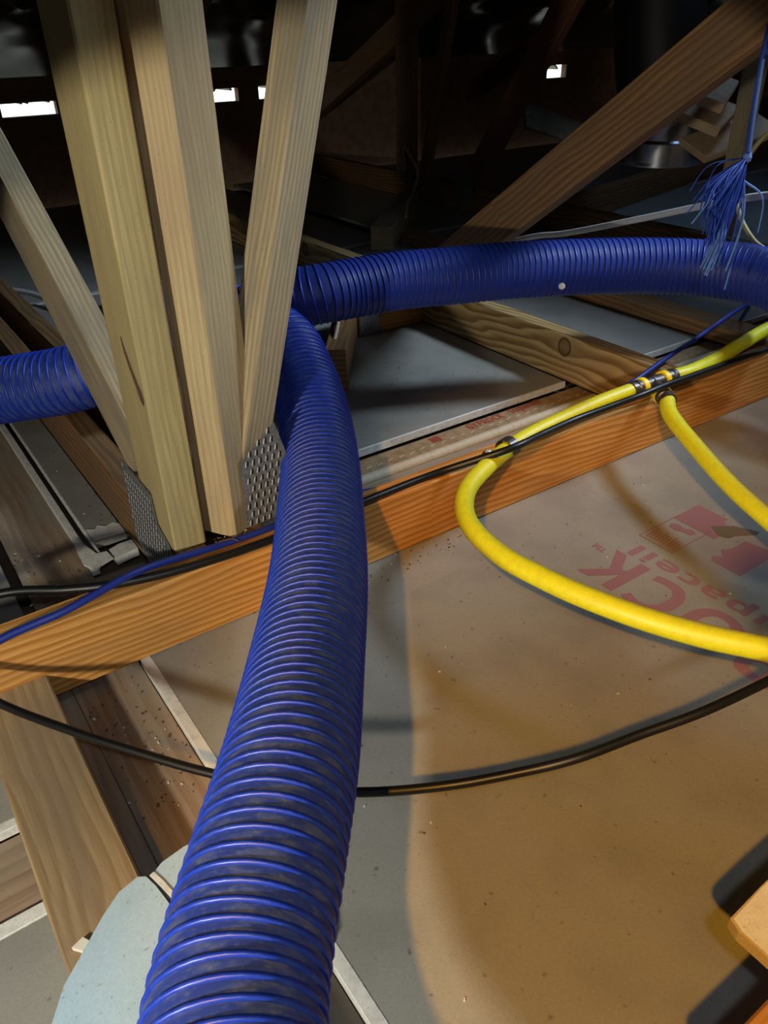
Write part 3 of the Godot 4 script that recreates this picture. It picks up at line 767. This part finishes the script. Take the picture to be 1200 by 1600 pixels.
func build_hoses() -> void:
	var h := thing("suction_hose", "dusty blue ribbed suction hose crossing over the orange beam", "hose", Vector3(0.15, 0, -0.35))
	var o := h.position
	var pts := []
	for p in [Vector3(-0.12, 0.56, 0.30), Vector3(-0.10, 0.43, 0.17), Vector3(-0.065, 0.31, 0.065), Vector3(-0.03, 0.225, -0.04), Vector3(0.008, 0.185, -0.140), Vector3(0.048, 0.175, -0.216), Vector3(0.097, 0.174, -0.278), Vector3(0.144, 0.170, -0.336), Vector3(0.206, 0.157, -0.423), Vector3(0.285, 0.149, -0.536), Vector3(0.347, 0.147, -0.636), Vector3(0.407, 0.150, -0.737), Vector3(0.459, 0.165, -0.841), Vector3(0.490, 0.186, -0.928), Vector3(0.502, 0.205, -0.985), Vector3(0.488, 0.218, -1.040), Vector3(0.440, 0.216, -1.082), Vector3(0.34, 0.196, -1.105), Vector3(0.240, 0.178, -1.121), Vector3(0.137, 0.154, -1.203), Vector3(-0.02, 0.115, -1.33), Vector3(-0.25, 0.055, -1.50), Vector3(-0.5, 0.052, -1.62)]:
		pts.append(p - o)
	ribbed_hose(h, pts, M.hose_wall)
	var h2 := thing("suction_hose", "dark blue ribbed suction hose running level behind the yellow hose", "hose", Vector3(0.9, 0, -1.0))
	o = h2.position
	pts = []
	for p in [Vector3(0.60, 0.052, -1.95), Vector3(0.565, 0.06, -1.70), Vector3(0.53, 0.10, -1.45), Vector3(0.535, 0.175, -1.24), Vector3(0.568, 0.215, -1.145), Vector3(0.622, 0.232, -1.095), Vector3(0.688, 0.234, -1.082), Vector3(0.762, 0.236, -1.066), Vector3(0.844, 0.236, -1.035), Vector3(0.958, 0.235, -0.995), Vector3(1.063, 0.233, -0.947), Vector3(1.160, 0.231, -0.888), Vector3(1.235, 0.230, -0.812), Vector3(1.268, 0.228, -0.720), Vector3(1.27, 0.20, -0.60), Vector3(1.25, 0.13, -0.48), Vector3(1.22, 0.06, -0.34), Vector3(1.18, 0.052, -0.18)]:
		pts.append(p - o)
	ribbed_hose(h2, pts, M.hose_wall_clean)
	part("paint_spot", lathe([[0.0, 0.0], [0.0, 0.006], [0.0008, 0.004], [0.001, 0.0]], Vector3(1.005 - 0.9, 0.215, -0.932 + 1.0 + 0.008), Vector3(-0.6, 0.2, 0.75), 7).mesh(), M.chip_white, h2, "white paint spot")

	# yellow air hose with a tee
	var y := thing("air_hose", "yellow air hose with a tee looping over printed plasterboard", "hose", Vector3(0.99, 0.09, -0.705))
	o = y.position
	var r := 0.0118
	var tee := Vector3(0.995, 0.112, -0.705)
	var run := Vector3(1, 0, 0.03).normalized()
	var left := [tee - run * 0.050]
	for p in [Vector3(0.888, 0.109, -0.710), Vector3(0.801, 0.106, -0.707), Vector3(0.724, 0.106, -0.697), Vector3(0.669, 0.106, -0.684), Vector3(0.606, 0.105, -0.661), Vector3(0.557, 0.104, -0.635), Vector3(0.521, 0.103, -0.596), Vector3(0.503, 0.103, -0.553), Vector3(0.497, 0.103, -0.499), Vector3(0.502, 0.104, -0.455), Vector3(0.511, 0.105, -0.409), Vector3(0.533, 0.105, -0.346), Vector3(0.560, 0.105, -0.292), Vector3(0.593, 0.105, -0.242), Vector3(0.66, 0.08, -0.17), Vector3(0.78, 0.03, -0.12), Vector3(0.95, 0.014, -0.13)]:
		left.append(p)
	var right := [tee + run * 0.050, Vector3(1.083, 0.112, -0.700), Vector3(1.158, 0.113, -0.706), Vector3(1.25, 0.116, -0.720), Vector3(1.33, 0.126, -0.722), Vector3(1.42, 0.15, -0.690), Vector3(1.52, 0.13, -0.60), Vector3(1.6, 0.02, -0.45)]
	var bdir := Vector3(-0.42, -0.12, 0.90).normalized()
	var branch := [tee + bdir * 0.052, Vector3(0.951, 0.100, -0.636), Vector3(0.893, 0.088, -0.530), Vector3(0.862, 0.080, -0.460), Vector3(0.842, 0.072, -0.394), Vector3(0.83, 0.05, -0.30), Vector3(0.85, 0.02, -0.2), Vector3(0.90, 0.013, -0.165)]
	for run_pts in [left, right, branch]:
		var loc := []
		for p in run_pts: loc.append(p - o)
		part("hose_length", tube(spline(loc, 0.006), r, 20).mesh(), M.yellow, y)
	var c := tee - o
	part("tee_body", lathe([[-0.022, 0.0], [-0.022, r * 0.98], [-0.004, r * 0.98], [-0.003, r * 1.06], [0.003, r * 1.06], [0.004, r * 0.98], [0.022, r * 0.98], [0.022, 0.0]], c, run, 24).mesh(), M.dark_metal, y, "dark metal tee body")
	part("tee_body", lathe([[0.0, r * 0.9], [0.030, r * 0.9], [0.030, 0.0]], c, bdir, 24).mesh(), M.dark_metal, y)
	collar(y, c - run * 0.020, -run, r)
	collar(y, c + run * 0.020, run, r)
	collar(y, c + bdir * 0.027, bdir, r)
	# saddle clip that holds hose and cable on the beam
	var cl := thing("pipe_clip", "dark metal saddle clip over yellow hose and black cable", "clip", Vector3(0.672, 0.0905, -0.686))
	var band := Builder.new()
	var dirx := Vector3(0.97, 0, -0.22).normalized()
	var acr := Vector3(0.22, 0, 0.97)
	var prev := Vector3.ZERO
	for k in 15:
		var ang := lerpf(-0.15, PI + 0.15, k / 14.0)
		var p := acr * cos(ang) * 0.0150 + Vector3(0, 0.0155 + sin(ang) * 0.0145, 0)
		if k: beam(prev, p, dirx.cross((p - prev)).normalized(), 0.016, 0.0016, 0.0003, 0, 0, band)
		prev = p
	part("saddle", band.mesh(), M.dark_metal, cl)
	var ear := part("fixing_ear", beam(-acr * 0.014 + Vector3(0, 0.0012, 0), -acr * 0.034 + Vector3(-0.006, 0.0012, 0), Vector3.UP, 0.014, 0.0018, 0.0004).mesh(), M.dark_metal, cl)
	part("screw_head", lathe([[0.0, 0.0], [0.0, 0.0050], [0.0015, 0.0046], [0.0026, 0.0028], [0.0026, 0.0]], -acr * 0.029 + Vector3(-0.004, 0.0021, 0), Vector3.UP, 12).mesh(), M.tooth, ear)
	part("torn_wood_patch", slab(Vector3(0.010, -0.0095, -0.0106), Vector3(0.022, -0.0015, -0.0098), 0.0002).mesh(), M.putty, cl)  # thin pale patch of torn wood on the beam face

	cable("black_cable", "black cable run along the top of the orange beam", [Vector3(-0.25, 0.030, -0.86), Vector3(-0.08, 0.075, -0.80), Vector3(0.031, 0.097, -0.774), Vector3(0.088, 0.0975, -0.740), Vector3(0.117, 0.0972, -0.725), Vector3(0.148, 0.0968, -0.714), Vector3(0.201, 0.0965, -0.702), Vector3(0.306, 0.0965, -0.694), Vector3(0.435, 0.0965, -0.700), Vector3(0.565, 0.0965, -0.703), Vector3(0.649, 0.1265, -0.655), Vector3(0.723, 0.1200, -0.670), Vector3(0.799, 0.1150, -0.682), Vector3(0.867, 0.1220, -0.672), Vector3(0.910, 0.1290, -0.662), Vector3(0.968, 0.1300, -0.663), Vector3(1.045, 0.1220, -0.673), Vector3(1.134, 0.1120, -0.687), Vector3(1.305, 0.1000, -0.701), Vector3(1.32, 0.097, -0.706), Vector3(1.6, 0.097, -0.71), Vector3(2.4, 0.097, -0.71)], 0.0050, M.black_cable)
	cable("blue_cable", "thin blue cable crossing the black cable on the orange beam", [Vector3(-0.22, 0.010, -0.58), Vector3(-0.12, 0.045, -0.650), Vector3(-0.05, 0.085, -0.685), Vector3(0.014, 0.0985, -0.694), Vector3(0.045, 0.1010, -0.695), Vector3(0.077, 0.1045, -0.693), Vector3(0.111, 0.1075, -0.698), Vector3(0.149, 0.1080, -0.708), Vector3(0.182, 0.1030, -0.717), Vector3(0.256, 0.0950, -0.7215), Vector3(0.332, 0.0950, -0.7200), Vector3(0.42, 0.088, -0.742), Vector3(0.52, 0.06, -0.765), Vector3(0.75, 0.050, -0.765), Vector3(0.93, 0.082, -0.75), Vector3(1.001, 0.098, -0.748), Vector3(1.10, 0.104, -0.769), Vector3(1.213, 0.104, -0.797), Vector3(1.49, 0.104, -0.865), Vector3(1.62, 0.02, -0.95)], 0.0042, M.blue_cable)
	cable("black_cable", "black cable sagging below blue hose over the open plasterboard", [Vector3(-0.30, 0.03, -1.02), Vector3(-0.13, 0.125, -0.79), Vector3(-0.055, 0.110, -0.695), Vector3(-0.006, 0.078, -0.630), Vector3(0.035, 0.073, -0.568), Vector3(0.073, 0.071, -0.514), Vector3(0.121, 0.070, -0.449), Vector3(0.165, 0.072, -0.397), Vector3(0.212, 0.080, -0.350), Vector3(0.262, 0.094, -0.308), Vector3(0.307, 0.104, -0.280), Vector3(0.345, 0.117, -0.256), Vector3(0.398, 0.126, -0.238), Vector3(0.444, 0.138, -0.219), Vector3(0.511, 0.150, -0.202), Vector3(0.62, 0.17, -0.18), Vector3(0.9, 0.2, -0.14)], 0.0040, M.black_cable)
	cable("white_cable", "pale grey cable draped just behind the level blue hose", [Vector3(1.33, 0.0, -1.62), Vector3(1.31, 0.10, -1.50), Vector3(1.30, 0.167, -1.362), Vector3(1.30, 0.195, -1.28), Vector3(1.30, 0.212, -1.207), Vector3(1.30, 0.272, -1.013), Vector3(1.30, 0.315, -0.879), Vector3(1.30, 0.348, -0.763), Vector3(1.31, 0.37, -0.6)], 0.0062, M.white_cable)
	cable("tan_cable", "thin tan cable hooked behind the frayed blue rope", [Vector3(1.40, 0.47, -0.78), Vector3(1.36, 0.43, -0.825), Vector3(1.35, 0.38, -0.850), Vector3(1.35, 0.336, -0.854), Vector3(1.35, 0.296, -0.835), Vector3(1.35, 0.262, -0.800), Vector3(1.36, 0.24, -0.77), Vector3(1.40, 0.12, -0.76), Vector3(1.42, 0.0, -0.76)], 0.0042, M.tan_cable)
	cable("white_cable", "pale cable arching over plasterboard behind the left blue hose", [Vector3(0.15, 0.005, -2.35), Vector3(0.28, 0.03, -2.30), Vector3(0.37, 0.03, -2.21), Vector3(0.41, 0.02, -2.14), Vector3(0.43, 0.006, -2.02)], 0.007, M.white_cable)
	cable("thin_wire", "thin pale wire curled at the foot of the thin post", [Vector3(1.55, 0.075, -2.12), Vector3(1.66, 0.09, -2.26), Vector3(1.80, 0.08, -2.42), Vector3(1.88, 0.14, -2.50), Vector3(1.84, 0.22, -2.53), Vector3(1.78, 0.16, -2.44)], 0.005, M.ivory)
	var ef := cable("earth_wire", "short striped wire end sticking out beside black cable", [Vector3(0.236, 0.0925, -0.728), Vector3(0.262, 0.099, -0.722), Vector3(0.276, 0.100, -0.716), Vector3(0.281, 0.0945, -0.709)], 0.0008, M.chip_brown, "wire")

# ---------------------------------------------------------------- loose things
func build_loose() -> void:
	# pale curved board in two pieces lying on the flat joist
	var k1 := thing("curved_board", "pale blue-grey curved board lying on the flat joist", "board", Vector3(0, 0.0345, -0.30))
	part("panel", plate_y(PackedVector2Array([Vector2(-0.080, 0.25), Vector2(-0.066, 0.02), Vector2(-0.046, -0.038), Vector2(-0.030, -0.062), Vector2(-0.012, -0.078), Vector2(0.008, -0.096), Vector2(0.024, -0.1075), Vector2(0.040, -0.1115), Vector2(0.0455, -0.108), Vector2(0.0490, -0.096), Vector2(0.0515, -0.080), Vector2(0.055, -0.04), Vector2(0.060, 0.0), Vector2(0.066, 0.25)]), 0.0, 0.010).mesh(), M.card, k1)
	var k2 := thing("curved_board", "small pale board piece beyond the crack, beside the blue hose", "board", Vector3(0.09, 0.0345, -0.36))
	part("panel", plate_y(PackedVector2Array([Vector2(-0.0405, -0.0470), Vector2(-0.030, -0.053), Vector2(-0.010, -0.056), Vector2(0.010, -0.054), Vector2(0.028, -0.044), Vector2(0.030, 0.02), Vector2(0.004, 0.08), Vector2(-0.022, 0.08), Vector2(-0.0330, -0.01), Vector2(-0.0370, -0.032)]), 0.0, 0.009).mesh(), M.card, k2)
	part("broken_edge", plate_y(PackedVector2Array([Vector2(-0.0418, -0.0470), Vector2(-0.0380, -0.048), Vector2(-0.0345, -0.036), Vector2(-0.0325, -0.026), Vector2(-0.030, -0.018), Vector2(-0.0285, -0.004), Vector2(-0.0325, -0.005), Vector2(-0.0345, -0.018), Vector2(-0.0380, -0.033)]), 0.0091, 0.0105).mesh(), M.white_edge, k2, "white broken plaster edge")
	var k3 := thing("plaster_chip", "small white plaster chip at the rim of the curved board", "chip", Vector3(-0.012, 0.0345, -0.388))
	part("chip", plate_y(PackedVector2Array([Vector2(-0.006, -0.002), Vector2(0.003, -0.005), Vector2(0.007, 0.002), Vector2(0.0, 0.005)]), 0.0, 0.004).mesh(), M.chip_white, k3)
	# cream offcut on the trimmer
	var oc := thing("plasterboard_offcut", "cream plasterboard offcut with a sawn tan edge on the hatch trimmer", "offcut", Vector3(0.36, 0.0895, -0.07))
	part("core", plate_y(PackedVector2Array([Vector2(-0.0185, 0.05), Vector2(-0.0195, -0.036), Vector2(-0.0160, -0.0445), Vector2(0.02, -0.0460), Vector2(0.25, -0.047), Vector2(0.25, 0.05)]), 0.0, 0.0095).mesh(), M.offcut_core, oc, "tan gypsum core")
	part("face_paper", plate_y(PackedVector2Array([Vector2(-0.0165, 0.05), Vector2(-0.0175, -0.035), Vector2(-0.0145, -0.0430), Vector2(0.02, -0.0450), Vector2(0.25, -0.046), Vector2(0.25, 0.05)]), 0.0095, 0.0103).mesh(), M.offcut_face, oc, "cream face paper")
	# frayed rope
	var rp := thing("frayed_rope", "blue rope hanging with a frayed tassel end above the hose", "rope", Vector3(1.045, 0.44, -0.655))
	part("cord", tube(spline([Vector3(0.006, 0.42, -0.01), Vector3(-0.008, 0.25, 0.004), Vector3(-0.022, 0.17, 0.008), Vector3(-0.020, 0.10, 0.006), Vector3(0.0, 0.0, 0.0)], 0.01), 0.0036, 8).mesh(), M.rope, rp)
	part("pale_strand", tube(spline([Vector3(-0.026, 0.115, 0.011), Vector3(-0.018, 0.06, 0.009), Vector3(-0.002, 0.0, 0.004)], 0.01), 0.0018, 6).mesh(), M.rope_pale, rp)
	part("knot", lathe([[-0.007, 0.0], [-0.005, 0.005], [0.0, 0.0062], [0.006, 0.0045], [0.008, 0.0]], Vector3(-0.019, 0.125, 0.008), Vector3.UP, 10).mesh(), M.rope, rp)
	part("knot", lathe([[-0.008, 0.0], [-0.005, 0.005], [0.0, 0.006], [0.006, 0.004], [0.008, 0.0]], Vector3(0.0, 0.0, 0.0), Vector3.UP, 10).mesh(), M.rope_pale, rp)
	var rng := RandomNumberGenerator.new()
	rng.seed = 77
	var S := Builder.new()
	var S2 := Builder.new()
	for k in 90:
		var spread := rng.randf()
		var tip := Vector3(lerpf(-0.085, -0.015, spread) + rng.randf_range(-0.012, 0.012), lerpf(-0.05, -0.13, spread) + rng.randf_range(-0.02, 0.02), rng.randf_range(-0.016, 0.016))
		var mid := tip * 0.5 + Vector3(rng.randf_range(-0.012, 0.012) - 0.008, rng.randf_range(-0.006, 0.012), rng.randf_range(-0.012, 0.012))
		tube(spline([Vector3.ZERO, mid, tip], 0.008), rng.randf_range(0.0006, 0.0013), 4, PackedFloat32Array(), S, false)
	for k in 26:
		var tip2 := Vector3(rng.randf_range(-0.062, -0.036), rng.randf_range(-0.150, -0.128), rng.randf_range(-0.010, 0.010))
		tube(spline([Vector3(-0.015, -0.05, 0), tip2 * 0.6 + Vector3(rng.randf_range(-0.003, 0.003) - 0.004, -0.01, 0.004), tip2], 0.008), 0.0013, 4, PackedFloat32Array(), S2, false)
	for q in [[0.0, -0.150, -0.012], [-0.012, -0.152, 0.01], [0.012, -0.185, 0.0], [0.05, -0.11, 0.01], [-0.10, -0.075, 0.0]]:
		tube(spline([Vector3(0.004, -0.03, 0), Vector3(q[0] * 0.6 + 0.012, q[1] * 0.5, q[2]), Vector3(q[0], q[1], q[2])], 0.008), 0.0014, 4, PackedFloat32Array(), S2, false)
	part("frayed_strands", S.mesh(), M.rope, rp, "matted dark blue fibres", "stuff")
	part("pale_strands", S2.mesh(), M.rope_pale, rp, "pale blue loose strands", "stuff")
	# insulated duct with a silver collar
	var du := thing("insulated_duct", "black insulated duct with a silver collar behind the broad brace", "duct", Vector3(2.2, 0.20, -1.68))
	part("sleeve", tube(spline([Vector3(0.06, 0.80, -0.14), Vector3(0.02, 0.60, -0.11), Vector3(0.0, 0.35, -0.06), Vector3(0.0, 0.155, 0.0)], 0.03), 0.13, 24).mesh(), M.duct_black, du)
	part("silver_collar", lathe([[0.0, 0.0], [0.0, 0.125], [0.004, 0.125], [0.004, 0.100], [0.06, 0.100], [0.064, 0.106], [0.070, 0.100], [0.16, 0.098]], Vector3(0, 0.02, 0), Vector3.UP, 28).mesh(), M.silver, du, "silver metal collar")
	var st := SurfaceTool.new()
	var nz := noise(401, 1.0, 4)
	st.begin(Mesh.PRIMITIVE_TRIANGLES)
	for j in 13:
		for i in 11:
			var ax := i / 10.0
			var ay := j / 12.0
			st.set_uv(Vector2(ax, ay))
			st.add_vertex(Vector3((ax - 0.5) * 0.15 + 0.03 * nz.get_noise_2d(i * 0.7, j * 0.5), ay * 0.24 + 0.40, 0.17 + 0.09 * nz.get_noise_2d(i * 0.6 + 9.0, j * 0.45)))
	for j in 12:
		for i in 10:
			var p := j * 11 + i
			for w in [p, p + 11, p + 1, p + 1, p + 11, p + 12]: st.add_index(w)
	st.generate_normals()
	part("crumpled_foil", st.commit(), M.silver, du, "crumpled silver foil")
	# broken boards and a loose tile
	var spec := [[Vector3(2.10, 0.375, -1.46), Vector3(0.085, 0.026, 0.12), 24.0, "beige board scrap with a broken corner beside hanger post"], [Vector3(2.06, 0.43, -1.415), Vector3(0.09, 0.026, 0.07), 30.0, "small beige board scrap topmost of the loose scraps"], [Vector3(2.16, 0.315, -1.42), Vector3(0.12, 0.022, 0.12), -12.0, "long pale board scrap lowest of the loose scraps"]]
	for s in spec:
		var bs := thing("board_scrap", s[3], "scrap", s[0])
		bs.rotation_degrees = Vector3(18, s[2], 14)
		part("board", beam(Vector3(-s[1].x, 0, 0), Vector3(s[1].x, 0, 0), Vector3.UP, s[1].z, s[1].y, 0.004).mesh(), M.terracotta, bs)
	var lt := thing("roof_tile", "grey-green curved roof tile lying behind the reddish web", "tile", Vector3(2.58, 0.27, -2.5))
	var TB := Builder.new()
	for k in 12:
		var a0 := lerpf(-0.9, 0.9, k / 12.0)
		var a1 := lerpf(-0.9, 0.9, (k + 1) / 12.0)
		beam(Vector3(-0.19, cos((a0 + a1) / 2) * 0.11 - 0.11, sin((a0 + a1) / 2) * 0.13), Vector3(0.19, cos((a0 + a1) / 2) * 0.11 - 0.11, sin((a0 + a1) / 2) * 0.13), Vector3(0, cos((a0 + a1) / 2), sin((a0 + a1) / 2)), 0.022, 0.014, 0.001, 0, 0, TB)
	lt.rotation_degrees = Vector3(20, -15, -18)
	part("barrel", TB.mesh(), M.tile, lt)
	# eaves tiles seen in the slots
	for k in 6:
		var x: float = [0.745, 0.85, 1.64, 1.83, 3.23, 3.67][k]
		var et := thing("eaves_tile", "pale curved eaves tile edge lit by daylight", "tile", Vector3(x, 0.395, -3.63), "eaves tiles at the daylight slots")
		var EB := Builder.new()
		for q in 9:
			var an := lerpf(-1.2, 1.2, (q + 0.5) / 9.0)
			beam(Vector3(sin(an) * 0.045, cos(an) * 0.035 - 0.04, -0.15), Vector3(sin(an) * 0.045, cos(an) * 0.035 - 0.04, 0.02), Vector3(sin(an), cos(an), 0), 0.013, 0.008, 0.001, 0, 0, EB)
		part("barrel", EB.mesh(), M.tile, et)
	# crumbs and shavings
	rng.seed = 5
	var chips := Builder.new()
	var white := Builder.new()
	var zones := [[0.06, 0.136, -0.69, -0.50, -0.0105, 90], [0.062, 0.145, -1.02, -0.75, -0.0085, 130], [0.35, 0.62, -0.695, -0.66, 0.0008, 60], [0.26, 0.30, -0.742, -0.726, 0.0915, 50], [0.17, 1.1, -0.68, -0.09, 0.0006, 80], [0.5, 1.05, -1.42, -1.0, 0.0006, 70], [0.17, 0.21, -1.3, -0.97, 0.0006, 14], [0.15, 0.21, -0.89, -0.75, -0.0105, 30]]
	for zn in zones:
		for k in int(zn[5]):
			var p := Vector3(rng.randf_range(zn[0], zn[1]), zn[4], rng.randf_range(zn[2], zn[3]))
			var a := rng.randf() * TAU
			var l := rng.randf_range(0.0006, 0.0028) * (1.5 if rng.randf() < 0.1 else 1.0)
			beam(p, p + Vector3(cos(a) * l, rng.randf_range(0.0, 0.0008), sin(a) * l), Vector3.UP, l * rng.randf_range(0.3, 0.7), 0.0009, 0.0001, 0, 0, white if rng.randf() < 0.28 else chips)
	var db := thing("sawdust_crumbs", "scattered dark crumbs and pale shavings on boards and planks", "debris", Vector3.ZERO)
	db.set_meta("kind", "stuff")
	part("dark_crumbs", chips.mesh(), M.chip_brown, db, "", "stuff")
	part("pale_crumbs", white.mesh(), M.chip_white, db, "", "stuff")

func _ready() -> void:
	make_materials()
	setup_view()
	build_floor()
	build_roof()
	build_timbers()
	build_hoses()
	build_loose()
